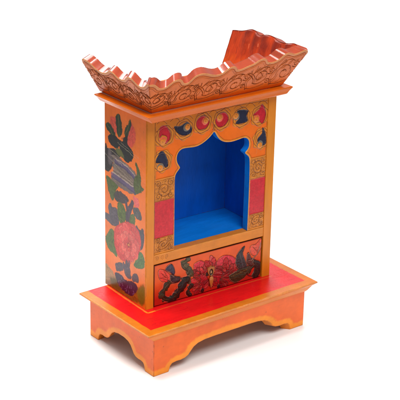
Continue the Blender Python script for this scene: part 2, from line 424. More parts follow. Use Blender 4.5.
def side_paint(p0):
    p = p0
    rs = np.random.default_rng(77)
    def S(k, c, **kw):
        P = np.array(SIDE[k], float)
        if k not in ('flower', 'pink_a', 'bud', 'petal_a', 'olive', 'tan_bl'):
            c = np.asarray(c) * .58; kw.setdefault('edge', (np.asarray(c) * .3, .55, .55))
        p.poly(P, c, **{**dict(rough=.5, soft=.8, vary=.45, grow=1.3), **kw})
        lo, hi = P.min(0), P.max(0); c = np.asarray(c); cen = P.mean(0)
        n = int(np.prod(hi - lo) / 26) + 3
        Q = lo + (hi - lo) * rs.random((n, 2)); Q = Q[inside(Q, catmull(P))]
        for q in Q:
            d = cen - q; d = d / (np.hypot(*d) + 1e-6); t = math.atan2(d[1], d[0]) + rs.normal(0, .5); L = rs.uniform(3, 8)
            e = q + L * np.array([math.cos(t), math.sin(t)])
            p.line([q, (q + e) / 2 + rs.normal(0, .5, 2), e], rs.uniform(.7, 2.2), np.clip(c * rs.choice([.55, .75, 1.35, 1.7]), 0, .8), rs.uniform(.25, .55))
    u, v = p.X[:, 0], p.X[:, 1]
    p.c[:] = ORANGE_S
    p.tone(.08, 30, 100)
    # brush streaks
    p.c *= (1 + .10 * fbm(u / 1.6, v / 26, 101))[:, None]
    # soft peach glow painted round the blossom
    d = np.hypot((u - 52) / 62, (v - 150) / 75)
    p.blend(slice(None), np.clip(1.1 - d, 0, .6), lin(240, 134, 74))
    S('tan_bl', lin(172, 132, 84)); S('olive', lin(140, 82, 8), soft=5)
    p.poly([(24, 96), (6, 112), (2, 92), (12, 80)], lin(112, 104, 14), soft=6, rough=.4)
    p.poly([(100, 92), (78, 96), (70, 84), (95, 80)], lin(96, 84, 20), soft=6, rough=.4)
    S('petal_a', lin(222, 76, 48), soft=4); S('bud', lin(216, 74, 52), soft=3)
    p.line([(50, 330), (42, 345), (38, 354)], 1.2, lin(188, 48, 36), .6)
    OL = lin(52, 62, 12)
    for k in ('leaf_a', 'leaf_b', 'leaf_c'):
        S(k, OL)
        P = np.array(SIDE[k]); c = P.mean(0); p.line([P[0], c, P[4]], 1.3, lin(116, 116, 44), .5)
    S('dark_a', lin(30, 20, 12)); S('dark_b', lin(46, 32, 32))
    p.poly([(84, 310), (70, 312), (60, 302), (78, 302)], lin(92, 92, 38), soft=2.5, rough=.4)
    p.poly([(106, 302), (96, 300), (94, 284), (104, 280)], lin(88, 74, 76), soft=3)
    S('green_l', lin(96, 112, 44)); S('sheen', lin(146, 122, 108))  # varnish reflection put into the colour as a striped grey-purple patch
    p.poly([(96, 296), (80, 299), (62, 295), (52, 291), (62, 287), (86, 288)], lin(104, 84, 78), soft=1.5)
    S('sheen_top', lin(150, 126, 116), soft=2)
    for dz, c_, w in ((0, lin(84, 66, 108), 6), (-3.5, lin(62, 50, 84), 2.4), (3.6, lin(180, 158, 142), 1.6)):
        p.line([(84, 290 + dz), (62, 289 + dz), (44, 285 + dz), (31, 279 + dz)], w, c_, .8)
    for dz, c_, w in ((0, lin(88, 70, 110), 6.4), (-4, lin(64, 52, 84), 2.4), (4, lin(178, 156, 142), 1.8), (9, lin(160, 138, 124), 1.2)):
        p.line([(94, 266 + dz), (72, 264 + dz), (50, 261 + dz), (30, 259 + dz)], w, c_, .8)
    p.line([(82, 254), (60, 252), (36, 254)], 1.8, lin(104, 84, 92), .6)
    S('green_r', lin(98, 110, 40))
    p.line([(27, 300), (23, 284), (22, 266)], 1.6, lin(72, 76, 36), .6)
    S('dark_c', lin(86, 68, 66)); S('pink_a', lin(226, 92, 84))
    GP = lin(106, 92, 104)
    S('grey_a', GP); S('green_a', lin(104, 124, 48)); S('stems', lin(96, 74, 92)); S('green_b', lin(106, 122, 48))
    S('grey_b', lin(102, 98, 98)); S('grey_c', lin(94, 84, 94)); S('green_c', lin(112, 136, 62)); S('green_d', lin(96, 136, 66))
    for k in ('grey_a', 'green_a', 'green_c', 'green_d', 'grey_b', 'grey_c'):
        P = np.array(SIDE[k]); c = P.mean(0); p.line([P[1] * .7 + c * .3, c, P[len(P) // 2 + 1] * .7 + c * .3], 1.2, lin(70, 66, 60), .45)
    S('flower', lin(206, 62, 58), soft=1.2, edge=(lin(140, 30, 40), .8, .5))
    cen = np.array([48., 166.])
    for ring, (n, r0, r1, wd, tone_) in enumerate(((9, 16, 34, 9.5, (212, 76, 70)), (7, 8, 24, 8, (222, 96, 84)), (5, 2, 14, 5.5, (200, 58, 56)))):
        for k in range(n):
            a = 2 * math.pi * (k + .35 * ring) / n + rs.normal(0, .08); d = np.array([math.cos(a), math.sin(a) * .98]); q = np.array([-d[1], d[0]])
            R1 = r1 * rs.uniform(.88, 1.05) * (1 - .12 * (d[0] < -.2)); w_ = wd * rs.uniform(.85, 1.15)
            cc = lin(*tone_) * rs.uniform(.8, 1.25)
            p.poly([cen + d * r0 - q * w_ * .4, cen + d * (r0 + R1) / 2 - q * w_, cen + d * R1 * .95 - q * w_ * .55, cen + d * R1, cen + d * R1 * .95 + q * w_ * .6, cen + d * (r0 + R1) / 2 + q * w_, cen + d * r0 + q * w_ * .4],
                   cc, alpha=.8, soft=1.0, vary=.4, rough=.4, edge=(lin(150, 34, 40), .7, .55))
            p.line([cen + d * R1 * .95 - q * w_ * .5, cen + d * R1 * .98, cen + d * R1 * .93 + q * w_ * .5], 1.2, lin(236, 140, 118), .45)
            p.line([cen + d * r0, cen + d * (r0 + R1) / 2 + q * rs.normal(0, 1), cen + d * R1 * .85], .8, lin(156, 36, 42), .45)
    p.disc(cen, 4.2, lin(150, 40, 40), .8, soft=2)
    for k in range(9):
        p.disc(cen + rs.normal(0, 2.6, 2), .9, lin(228, 160, 70), .7)
    S('purple_a', GP); S('purple_b', lin(104, 86, 102)); S('purple_c', lin(104, 86, 98))
    S('violet', lin(56, 20, 74))
    r = np.random.default_rng(3)
    for k in range(16):
        c = np.array([r.uniform(30, 78), r.uniform(88, 103)]); t = r.uniform(0, 6)
        p.line([c, c + 3 * np.array([math.cos(t), math.sin(t)]), c + 4 * np.array([math.cos(t + .8), math.sin(t + .8)])], 1.2, lin(120, 84, 128), .7)
    # glints on the varnish painted in as pale streaks, with fine scuffs
    p.scratches(8, lin(176, 162, 130), (20, 70, 258, 318), 4, (8, 16), (24, 54), .6, .7)
    p.scratches(7, lin(220, 160, 110), (15, 100, 120, 200), 6, (10, 40), (6, 20), .35, .5)
    r = np.random.default_rng(8)
    for k in range(30):
        p.disc((r.uniform(3, 113), r.uniform(80, 370)), r.uniform(.3, .8), lin(120, 50, 24), .5)
    p.blend(slice(None), np.clip((2.4 - u) / .8 + .8 * fbm(v / 3, u / 3, 12), 0, 1) * .9, GOLD)
side_out = [(1, 75.2), (DP, 75.2), (DP, 384), (1, 384)]
# u runs front (0) to back (115); seen from outside on the left the front is on the right: mirror so faces point outward
o = panel('side_panel', [(-a, b) for a, b in side_out], 12, lambda u, v, w: body(w - .2, -u, v),
      lambda p: (setattr(p, 'X', p.X * [-1, 1]), setattr(p, 'W', p.W * [-1, 1]), side_paint(p)), .55, [M_PAINT, M_GOLD, M_RAW], root, bevel=.7, base=ORANGE_S, wob=1.8)
o['label'] = 'orange side painted with a pink flower, grey green leaves and a striped painted sheen'
bm = bmesh.new(); body_box(bm, WB - 12, WB, 1, DP, 75.2, 384); bm_obj('side_panel', bm, M_SIDE, root, .0006)
bm = bmesh.new(); body_box(bm, 12.4, WB - 12.4, 104, DP - .6, 75.2, 384); bm_obj('back_panel', bm, M_RAW, root, .0004)
for s0, s1 in ((.7, 14), (221, WB - .7)):
    bm = bmesh.new(); body_box(bm, s0, s1, -.4, 12, 75.4, 383.6)
    bm_obj('stile', bm, M_GOLD, root, .0009)

# ---- arched front panel
ARCH = [(51.3, 162.8), (51.2, 204), (50.6, 276), (52, 284.5), (58.6, 291.2), (60.2, 293.2), (58.4, 296.4), (55.2, 301), (53.4, 308), (54.6, 315), (58.6, 320), (65, 322.4),
        (75, 321.6), (85.5, 320.6), (94, 321.6), (103, 325), (112.5, 330.6), (118, 335.6), (120.6, 338.6), (123.2, 335.6), (128, 327.6), (135, 320.8), (144.5, 317.2),
        (156, 316.2), (168, 317.6), (177, 319), (183.6, 316.6), (187.4, 311.4), (187.6, 303), (185, 298.4), (181.2, 295.4), (180, 293.6), (182, 291.4), (187.6, 286.6), (190, 280), (190.4, 231), (189.6, 162.8)]
ARCH = [tuple(x) for x in chaikin(ARCH, 2, False)]
AP_L, AP_R, AP_T = 13.6, 221.6, 380
arch_out = [(AP_L, 162.8), (AP_L, AP_T), (AP_R, AP_T), (AP_R, 162.8)] + ARCH[::-1]
arch_out = arch_out[::-1]
SPOTS = [
 ('r', [(24, 362), (34, 362), (41, 350), (39, 340), (33, 336), (36, 345), (28, 350), (23, 347)], (28.5, 341)),
 ('n', [(49, 359), (60, 358), (71, 362), (79, 352), (76, 344), (65, 343), (54, 349)], (71, 354)),
 ('r', [(91, 364), (101, 366), (111, 357), (106, 348), (94, 347), (88, 354)], (104, 358)),
 ('r', [(123, 357), (131, 365), (142, 363), (146, 353), (138, 345), (127, 346)], (131, 358)),
 ('n', [(163, 364), (182, 361), (180, 354), (182, 345), (172, 343), (160, 345), (167, 353)], (161, 356)),
 ('r', [(193, 352), (204, 359), (210, 366), (217, 350), (212, 337), (206, 340), (201, 350)], (200, 345)),
 ('n', [(203, 311), (211, 319), (212, 328), (218, 318), (219, 302), (209, 301)], (208, 302)),
 ('n', [(17, 310), (24, 324), (32, 321), (38, 304), (34, 299), (26, 307)], (24.5, 301)),
]
def arch_paint(p):
    u, v = p.X[:, 0], p.X[:, 1]
    p.c[:] = GOLD
    p.tone(.09, 16, 120)
    AR = np.array(ARCH)
    da = seg_dist(p.W, AR[:-1], AR[1:])
    # orange field between the scroll garland and the arch
    cs = [np.mean(np.vstack([s[1], [s[2]]]), 0) for s in SPOTS]
    dr = np.full(len(u), 1e9)
    for c, s in zip(cs, SPOTS):
        w = 1.7 * np.sin(7 * np.arctan2(p.W[:, 1] - c[1], p.W[:, 0] - c[0]))
        dr = np.minimum(dr, np.hypot(p.W[:, 0] - c[0], (p.W[:, 1] - c[1]) * 1.02) - 17.6 - w * .7)
    upper = (v > 281)
    f = np.minimum(dr - 0, da - 3.2)
    f = np.minimum(f, v - 283); f = np.minimum(f, np.minimum(u - 16.5, 219.5 - u)); f = np.minimum(f, 358 - v + 0 * u)
    fld = np.clip(f / .8 + .5, 0, 1)
    p.blend(slice(None), fld, ORANGE)
    p.h += -.7 * np.clip(f / .8, 0, 1)
    el = np.clip(1 - np.abs(f) / .6, 0, 1) * (v > 281)
    p.blend(slice(None), el * .75, LINE)
    # pale worn lip round the arch
    p.blend(slice(None), np.clip((1.5 - da) / .7 + .5 * p.br, 0, 1) * .75, lin(226, 160, 92))
    p.line(np.array(ARCH)[2:-2] * 1.0 + 0, .01, LINE, 0)
    # scroll rings
    for (kind, P, dc), c in zip(SPOTS, cs):
        colr = CRIMSON if kind == 'r' else NAVY
        t = np.linspace(0, 2 * np.pi, 41)[:-1]
        p.blend(i0 := p._near(np.array([c - 17, c + 17]), 1), np.clip((15.2 - np.hypot(p.W[i0, 0] - c[0], p.W[i0, 1] - c[1])) / 1.0, 0, 1) * .9, lin(206, 124, 34))
        for r_, al, k in ((11.6, .8, 0), (15.4, .75, 6)):
            rr = r_ + (.7 * np.sin(k * t) if k else 0)
            p.line(np.stack([c[0] + rr * np.cos(t), c[1] + rr * np.sin(t)], 1), 1.0, LINE, al, .3, closed=True, smooth=1)
        i = p._near(np.array([c - 12, c + 12]), 1)
        d = np.hypot(p.W[i, 0] - c[0], p.W[i, 1] - c[1])
        p.blend(i, np.clip((11.8 - d) / 1.2, 0, 1) * .5, lin(196, 112, 34))
        P = c + (np.array(P, float) - c) * 1.04
        p.poly(P, colr, soft=.7, raise_=-.9, dome=1.0, vary=.3, edge=(lin(60, 14, 16) if kind == 'r' else lin(14, 14, 22), .7, .8))
        dc = np.array(dc, float)
        p.disc(dc, 6.2, lin(224, 96, 64) if kind == 'r' else lin(112, 104, 92), 1, .5)
        off = (dc - c); off = off / (np.hypot(*off) + 1e-6)
        p.disc(dc + off * 1.6, 4.9, lin(222, 134, 44), 1, .6, edge=(LINE, .5, .5))
        p.line(spiral(dc + off * 1.2, 3.2, 3.2, 1.1, 1.2), .6, LINE, .5, .25)
    top = [(AP_L + 3, 372), (60, 373.5), (118, 372), (170, 373), (AP_R - 3, 371.5)]
    p.line(top, .9, LINE, .6, .4)
    for k in range(9):
        x0 = 18 + k * 23
        p.line([(x0, 369), (x0 + 6, 373), (x0 + 13, 371), (x0 + 17, 366)], .8, LINE, .5, .35)
    p.line([(118, 341), (119, 346), (121, 350)], .9, LINE, .7, .4)
    p.line([(121, 341), (121.6, 346), (121, 350)], .9, LINE, .7, .4)
    # jamb fields
    for s0, s1, flip in ((AP_L + 1.6, 49.6, 1), (191.6, AP_R - .6, -1)):
        for z0, z1, kind in ((166, 188, 'g'), (189, 247.4, 'r'), (248.4, 280.4, 'g')):
            R = [(s0, z0), (s1, z0), (s1, z1), (s0, z1)]
            if kind == 'r':
                p.poly(R, ROSE, smooth=0, vary=.28, soft=1, raise_=-.5, dome=1.0, edge=(lin(130, 60, 30), .6, .6))
                i = p._near(np.array(R), 0)
                m = .12 * fbm(p.X[i, 0] / 3, p.X[i, 1] / 12, 140)
                p.c[i] *= (1 + 2 * m)[:, None]
            else:
                p.poly(R, lin(204, 122, 36), smooth=0, vary=.6, soft=1, edge=(LINE, .7, .6, .4))
                w, h = s1 - s0, z1 - z0
                i = p._near(np.array(R), -1)
                st = fbm(p.X[i, 0] / .9, p.X[i, 1] / .9, 151)
                p.h[i] += st * .9; p.blend(i, np.clip(-st * 3 - .25, 0, .7), lin(140, 74, 24))
                p.line(spiral((s0 + w * .48, z0 + h * .52), w * .36, h * .38, 1.9, .4, flip), 1.0, LINE, .6, .55)
                for a, b, q, f2 in ((.2, .2, .17, -1), (.82, .2, .16, 1), (.18, .82, .17, 1), (.82, .82, .17, -1)):
                    p.line(spiral((s0 + w * a, z0 + h * b), w * q, h * q * 1.05, 1.3, a * 5, f2 * flip), .9, LINE, .55, .5)
    p.line([(AP_L + .9, 164), (AP_L + .9, 372)], .9, lin(70, 24, 16), .7, .5, smooth=0)
    p.line([(AP_R - .5, 164), (AP_R - .5, 372)], .9, lin(120, 56, 20), .5, .4, smooth=0)
    p.scratches(10, lin(232, 168, 104), (16, 218, 285, 375), 9, (0, 180), (3, 9), .4, .5)
o = panel('arch_panel', arch_out, 13, lambda u, v, w: body(u, .6 + w, v), arch_paint, .42, [M_PAINT, M_BLUE_LIT, M_BLUE_SHADED], root, bevel=.8, base=GOLD)
def rail_paint(p):
    u, v = p.X[:, 0], p.X[:, 1]
    p.c[:] = GOLD
    p.tone(.1, 12, 160, (4, 1)); p.tone(.08, 2, 161, (8, 1))
    p.line([(14, 161.6), (120, 162), (221, 161.6)], 1.2, lin(222, 150, 80), .6)
    for k in range(3):
        p.line(spiral((20 + 9 * k, 156), 4, 3.4, 1.4, k, 1 - 2 * (k % 2)), .8, LINE, .4, .3)
panel('rail', [(13.8, 146.6), (221.4, 146.6), (221.4, 162.6), (13.8, 162.6)], 14, lambda u, v, w: body(u, .2 + w, v), rail_paint, .6, [M_PAINT, M_GOLD, M_RAW], root, bevel=.8, base=GOLD)

# ---- niche
bm = bmesh.new()
NL, NR, NB, NF, NT = 20, 217, 99, 13.4, 362
bf = bmesh.new(); body_box(bf, NL - 4, NR + 4, 4, NB + 4, 156, 162.4)
body_box(bm, NL - 4, NL, NF + .2, NB + 3.5, 162.8, NT)    # left cheek
body_box(bm, NR, NR + 4, NF + .2, NB + 3.5, 162.8, NT)    # right cheek
body_box(bm, NL + .2, NR - .2, NB, NB + 3, 162.8, NT)     # back
body_box(bm, NL - 4, NR + 4, NF + .2, NB + 4, NT + .4, NT + 5)
bm_obj('niche_lining', bm, M_BLUE_SHADED, root); bm_obj('niche_floor', bf, M_BLUE_LIT, root)

# ---- drawer
DRAWER = {
 'red_flower': [(25, 135), (33, 133), (41, 126), (48, 118), (44, 113), (31, 116), (25, 125)],
 'navy_leaf': [(37, 134), (46, 140), (52, 130), (52, 122), (46, 127)],
 'knot': [(46, 122), (55, 117), (63, 114), (61, 108), (48, 110)],
 'scroll_c': [(50, 111), (41, 109), (35, 104), (33, 97), (29, 92)],
 'scroll_d': [(78, 109), (70, 105), (66, 100), (64, 92), (58, 86), (46, 82)],
 'squiggle': [(76, 140), (70, 135), (71, 129), (80, 126), (83, 120), (79, 114), (80, 105)],
 'petal_a': [(90, 129), (102, 132), (111, 123), (109, 110), (100, 109), (92, 118)],
 'petal_b': [(120, 136), (128, 128), (131, 115), (121, 120)],
 'petal_c': [(135, 125), (147, 130), (163, 124), (173, 110), (164, 100), (145, 103), (133, 113)],
 'petal_d': [(82, 100), (98, 109), (112, 104), (116, 90), (96, 87)],
 'petal_e': [(127, 104), (145, 105), (167, 98), (164, 86), (144, 84), (128, 90)],
 'scroll_e': [(30, 90), (36, 84), (46, 82), (54, 86)],
 'scroll_f': [(168, 88), (182, 86), (194, 90), (202, 98), (206, 108)],
 'scroll_g': [(86, 96), (80, 90), (78, 84), (84, 80)],
 'leaf_r': [(172, 126), (185, 137), (182, 126), (188, 109), (192, 94), (178, 99), (170, 110)],
 'leaf_s': [(193, 124), (199, 114), (207, 107), (199, 100), (191, 108)],
 'blob_r': [(203, 108), (217, 102), (218, 86), (211, 76), (203, 82), (208, 94)],
 'olive_r': [(157, 93), (177, 99), (199, 99), (190, 87), (178, 81), (167, 80)],
 'flower_r': [(198, 134), (208, 135), (218, 142), (218, 128), (209, 117), (200, 122)],
}
DS0, DS1, DZ0, DZ1 = 16.0, 219.2, 77.4, 144.6
BLACK = lin(34, 14, 14)
def drawer_paint(p):
    u, v = p.X[:, 0], p.X[:, 1]
    p.c[:] = lin(222, 84, 12)
    g = np.clip((122 - v + 14 * fbm(u / 20, v / 20, 170)) / 34, 0, 1) * .9
    p.blend(slice(None), g, lin(184, 10, 16))
    p.tone(.10, 12, 171)
    HI = lin(232, 160, 130)  # highlight put into the colour along the left rims of the relief
    rs = np.random.default_rng(5)
    def rel(k, c, h=1.0, outline=True, hi=True):
        P = np.array(DRAWER[k], float)
        p.poly(P, c, soft=.8, raise_=h * .55, dome=3.0, vary=.6, rough=.2, grow=1.0, edge=(BLACK, .9, .8 if outline else 0, .4))
        lo, hi_ = P.min(0), P.max(0); c = np.asarray(c); cen = P.mean(0)
        Q = lo + (hi_ - lo) * rs.random((int(np.prod(hi_ - lo) / 14) + 4, 2)); Q = Q[inside(Q, catmull(P))]
        for q in Q:
            d = cen - q; t = math.atan2(d[1], d[0]) + rs.normal(0, .5); L = min(rs.uniform(2.5, 6), np.hypot(*d) + 1.5)
            e = q + L * np.array([math.cos(t), math.sin(t)])
            p.line([q, (q + e) / 2 + rs.normal(0, .6, 2), e], rs.uniform(.5, 1.3), np.clip(c * rs.choice([.3, .5, 1.6, 2.2]), 0, .8), rs.uniform(.35, .7), .15)
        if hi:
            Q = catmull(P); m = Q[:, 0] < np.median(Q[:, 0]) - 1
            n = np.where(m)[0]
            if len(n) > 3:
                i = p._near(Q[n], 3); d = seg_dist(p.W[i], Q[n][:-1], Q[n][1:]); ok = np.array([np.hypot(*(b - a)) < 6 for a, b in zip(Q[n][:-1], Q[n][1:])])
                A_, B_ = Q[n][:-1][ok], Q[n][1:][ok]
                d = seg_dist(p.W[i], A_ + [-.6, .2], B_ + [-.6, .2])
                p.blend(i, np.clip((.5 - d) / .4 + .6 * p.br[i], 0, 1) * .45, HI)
    def band(k, w, c, h=1.0):
        P = chaikin(DRAWER[k], 2, False); i = p._near(P, w + 2)
        ww = w * (1 + .35 * np.sin(p.X[i, 0] * .35 + p.X[i, 1] * .3))
        d = seg_dist(p.W[i], P[:-1], P[1:]) - ww / 2
        cc = np.asarray(c)[None] * (1 + .6 * p.br[i][:, None])
        a = np.clip(.5 - d / .7, 0, 1)[:, None]; p.c[i] = p.c[i] * (1 - a) + cc * a
        p.h[i] += h * .5 * np.clip(-d / 2.6, 0, 1) ** .6
        p.blend(i, np.clip(1 - np.abs(d) / .7, 0, 1) * .8, BLACK)
        n_ = len(P)
        for m_ in range(4, n_ - 2, 5):         # leaf lobes curling off the stem
            a_, b_ = P[m_ - 1], P[m_ + 1]; tg = (b_ - a_) / (np.hypot(*(b_ - a_)) + 1e-6); nn = np.array([-tg[1], tg[0]]) * (1 if (m_ // 5) % 2 else -1)
            o_ = P[m_]; L = w * rs.uniform(.75, 1.05)
            p.poly([o_ - tg * L * .5, o_ + nn * L * .55 - tg * L * .3, o_ + nn * L * .95 + tg * L * .35, o_ + nn * L * .5 + tg * L * .55, o_ + tg * L * .5], np.asarray(c) * rs.uniform(.7, 1.3), soft=.8, raise_=.3, vary=.5, edge=(BLACK, .7, .6))
            p.line([o_, o_ + nn * L * .8 + tg * L * .25], .7, np.asarray(c) * 2.6, .6)
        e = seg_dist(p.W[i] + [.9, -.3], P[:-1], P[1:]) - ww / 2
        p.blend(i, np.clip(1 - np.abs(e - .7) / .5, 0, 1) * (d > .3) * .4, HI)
        m = seg_dist(p.W[i], P[:-1], P[1:]); p.blend(i, np.clip(1 - m / .8, 0, 1) * .35, lin(122, 112, 74))
        for q in P[::2]:
            t = rs.uniform(0, 6.3); e = q + 3.2 * np.array([math.cos(t), math.sin(t)]); p.line([q, (q + e) / 2 + rs.normal(0, .5, 2), e], .8, np.asarray(c) * rs.choice([.3, 2.4]), .6, .15)
    PK = lin(206, 42, 56)
    rel('petal_e', lin(170, 14, 30)); rel('petal_d', lin(180, 18, 32)); rel('petal_c', lin(204, 40, 54)); rel('petal_a', PK); rel('petal_b', lin(200, 60, 60))
    for c, n, r0, a0, a1 in (((150, 98), 8, 30, .1, 2.7), ((104, 106), 6, 25, .7, 3.0), ((104, 94), 6, 24, 2.2, 4.6), ((138, 96), 7, 28, -1.2, .5), ((152, 102), 6, 17, .3, 2.4), ((101, 108), 5, 14, .9, 2.9), ((121, 112), 5, 22, 1.0, 2.1), ((122, 98), 6, 20, 3.6, 5.8)):
        for k in range(n):
            a = a0 + (a1 - a0) * k / (n - 1); d = np.array([math.cos(a), math.sin(a)]); q = np.array([-d[1], d[0]])
            L = r0 * (.8 + .2 * math.sin(k * 2.1))
            c = np.asarray(c, float); wq = 2.2 + L * .11
            p.poly([c + d * L * .25 - q * wq * .4, c + d * L * .7 - q * wq, c + d * L * .92 - q * wq * .55, c + d * L, c + d * L * .92 + q * wq * .6, c + d * L * .7 + q * wq, c + d * L * .25 + q * wq * .4],
                   lin(196, 34, 38) * rs.uniform(.5, 1.15) if k % 2 else lin(170, 12, 22) * rs.uniform(.5, 1.1), alpha=.95, soft=.7, raise_=.35, dome=2.2, vary=.45, edge=(lin(70, 4, 14), .75, .85, .35))
            p.line([c + d * L * .3, c + d * L * .85], .6, lin(228, 110, 96) if k % 2 else lin(110, 8, 20), .5, .12)
    rel('red_flower', lin(222, 56, 40))
    for L in ([(28, 130), (33, 124), (40, 118)], [(33, 132), (37, 125), (42, 118)], [(26, 122), (33, 119), (41, 116)]): p.line(L, .8, lin(140, 20, 16), .7, .4)
    rel('navy_leaf', lin(44, 40, 62)); rel('flower_r', lin(218, 78, 54))
    for L in ([(202, 132), (208, 126), (212, 120)], [(215, 139), (213, 130), (211, 121)]): p.line(L, .8, lin(150, 26, 20), .7, .4)
    band('squiggle', 10, lin(70, 62, 36)); band('scroll_c', 9, lin(48, 36, 16)); band('scroll_d', 10.5, lin(26, 16, 12)); band('scroll_e', 7, lin(40, 26, 14)); band('scroll_f', 7, lin(44, 34, 18)); band('scroll_g', 6, lin(34, 18, 14))
    p.disc((29, 92), 5, lin(62, 50, 26), 1, .9, edge=(BLACK, .7, .7)); p.disc((68, 100), 8, lin(38, 26, 24), 1, .9, edge=(BLACK, .7, .7)); p.disc((48, 83), 4.5, lin(34, 24, 20), 1, .8)
    rel('knot', lin(52, 20, 26))
    rel('leaf_r', lin(46, 38, 42)); rel('leaf_s', lin(80, 34, 28)); rel('blob_r', lin(40, 26, 22)); rel('olive_r', lin(62, 46, 26))
    p.line([(200, 110), (206, 114), (211, 118), (215, 126), (217, 136)], 2.0, lin(126, 104, 88), .9, -.5)
    p.line([(160, 92), (175, 93), (192, 97)], 1.1, lin(130, 100, 50), .5); p.line([(176, 128), (180, 115), (184, 102)], 1.1, lin(96, 84, 84), .5)
    p.disc((106, 81.5), 3.6, lin(36, 12, 16), 1, .6); p.disc((137, 80.5), 3.2, lin(50, 14, 18), 1, .6); p.disc((115, 107), 3.4, lin(40, 14, 16))
    p.line([(190, 90), (196, 84), (204, 81)], 2.2, lin(70, 20, 18), .8)
    # darker along the drawer's top and side edges
    e = np.minimum(np.minimum(u - DS0, DS1 - u), DZ1 - v)
    p.blend(slice(None), np.clip((1.3 - e) / .9, 0, 1) * .8, lin(60, 12, 12))
    p.scratches(8, lin(240, 170, 130), (20, 215, 82, 142), 15, (0, 180), (2, 6), .4, .5)
drawer = panel('drawer', [(DS0, DZ0), (DS1, DZ0), (DS1, DZ1), (DS0, DZ1)], 14, lambda u, v, w: body(u, 1.2 + w, v), drawer_paint, .42, [M_PAINT, M_GAP_SHADE, M_RAW], root, bevel=.8, base=ORANGE)
bm = bmesh.new(); body_box(bm, 12.2, WB - 12.2, 15.6, 20, 76, 156); bm_obj('gap_shade_fill', bm, M_GAP_SHADE, root)  # dark backing added so the gap round the drawer looks shaded
# the pull: a pierced plate and a hanging drop
def lathe_drop(name, prof, cen, mat, parent, sy=.45, seg=20):
    bm = bmesh.new(); rings = []
    for r, z in prof:
        rings.append([bm.verts.new(body(cen[0] + r * math.cos(2 * math.pi * k / seg), cen[1] + r * sy * math.sin(2 * math.pi * k / seg), z)) for k in range(seg)])
    for a, b in zip(rings, rings[1:]):
        for k in range(seg): bm.faces.new((a[k], a[(k + 1) % seg], b[(k + 1) % seg], b[k]))
    bm.faces.new(rings[0]); bm.faces.new(rings[-1])
    return bm_obj(name, bm, mat, parent, smooth=True)
pl = [(120.6 + (a - 120.6) * .8, 110 + (b - 110) * .84) for a, b in [(113, 122), (116, 119), (120.5, 123.5), (125, 119), (128.5, 121.5), (129, 113), (127, 105), (121, 100.5), (115, 105), (112.2, 113)]]
def plate_paint(p):
    p.c[:] = lin(174, 104, 44); p.tone(.2, 3, 190)
    p.poly([(117.5, 112), (120.5, 115.5), (124, 112), (123.4, 106.5), (120.4, 104), (117.8, 107)], BLACK, raise_=-1.2, dome=.8, soft=.6)
    p.poly([(120.6, 112.5), (122.6, 109.5), (121, 106.5), (120, 109)], lin(224, 176, 120), raise_=1.0, dome=.9, soft=.6)
    p.line([(114, 118), (120.5, 119), (127, 118)], .9, LINE, .7, .4); p.line([(113.8, 113), (114.6, 107)], .8, LINE, .6, .3); p.line([(127.6, 113), (126.6, 107)], .8, LINE, .6, .3)
plate = panel('drawer_pull', chaikin(pl, 2)[::1][::-1] if False else chaikin(pl, 2), 2.4, lambda u, v, w: body(u, -1.0 + w, v), plate_paint, .3, [M_PAINT, M_BRASS, M_BRASS], drawer, bevel=.6, base=lin(174, 104, 44))
lathe_drop('pull_drop', [(.3, 102.4), (2.0, 101.8), (3.6, 99.8), (4.1, 96.8), (3.6, 93), (2.5, 89), (1.4, 85.6), (.7, 83.6), (.2, 82.8)], (121.4, -.6), M_BRASS, drawer)

# ---- cornice ledge under the crown
LX, LF, LB, ZL = 135.8, -20.4, 116.2, 392.5
loft([(LX - 10.5, LF + 5.0, ZL - 12.2), (LX - 9.2, LF + 2.6, ZL - 10.6), (LX - 5.4, LF + 1.6, ZL - 6.2), (LX - .8, LF + .3, ZL - 2.2), (LX, LF, ZL - 1.2), (LX - 1.4, LF + 1.0, ZL)], 'cornice', M_LEDGE, LB)

# ---- crown of three carved boards leaning outwards
q0 = np.array([-122.7, -9.4, ZL + .4]); r0 = np.array([-146.9, -36.8, ZL + .4 + 53.6])
EF = np.array([0, r0[1] - q0[1], 53.6]); EF /= np.linalg.norm(EF); NFv = np.array([0, EF[2], -EF[1]])
EL = np.array([r0[0] - q0[0], 0, 53.6]); EL /= np.linalg.norm(EL); NLv = np.array([EL[2], 0, -EL[0]])
TH = 13.0
def place_front(u, v, w):
    u = np.asarray(u, float); end = 122.7 + 24.2 * v / 60.2
    k = 1 - .86 * np.clip(w, 0, None) / end
    return MM * (np.stack([u * k, np.zeros_like(u), np.zeros_like(u)], -1) + np.array([0, q0[1], q0[2]]) + np.asarray(v)[:, None] * EF + np.asarray(w)[:, None] * NFv)
YB = 121.0
def place_side(sgn):
    def f(u, v, w):     # u: y of the board, mitred at the front end only
        u = np.asarray(u, float); fr = -9.4 - 27.4 * v / 58.8
        t = (YB - u) / (YB - fr)
        y = u + t * .86 * np.clip(w, 0, None)
        P = np.stack([np.zeros_like(u), y, np.zeros_like(u)], -1) + np.array([q0[0], 0, q0[2]]) + np.asarray(v)[:, None] * EL + np.asarray(w)[:, None] * NLv
        return MM * P * np.array([sgn, 1, 1])
    return f
front_top = [(-146.3, 58.6), (-137, 58), (-130, 53), (-124, 47.5), (-115, 46.6), (-109, 51), (-103, 57.2), (-95, 58.6), (-87, 56), (-82.5, 48.6), (-75, 46.6), (-70, 52), (-65, 59), (-55, 61.2), (-44, 59), (-33, 54.2), (-24, 51.8),
             (-15, 52.4), (-9, 57), (-3, 62.2), (5, 62.6), (11, 59), (14, 53.6), (22, 53.4), (32, 57), (43, 59.4), (50, 64.4), (57, 67.2), (66, 64.6), (70, 57.6), (77, 55), (86, 55.6), (93, 59), (98, 66), (106, 68.8), (114, 66), (120, 63), (128, 64), (137, 67), (143, 66.6), (147, 63.6), (147.4, 60)]
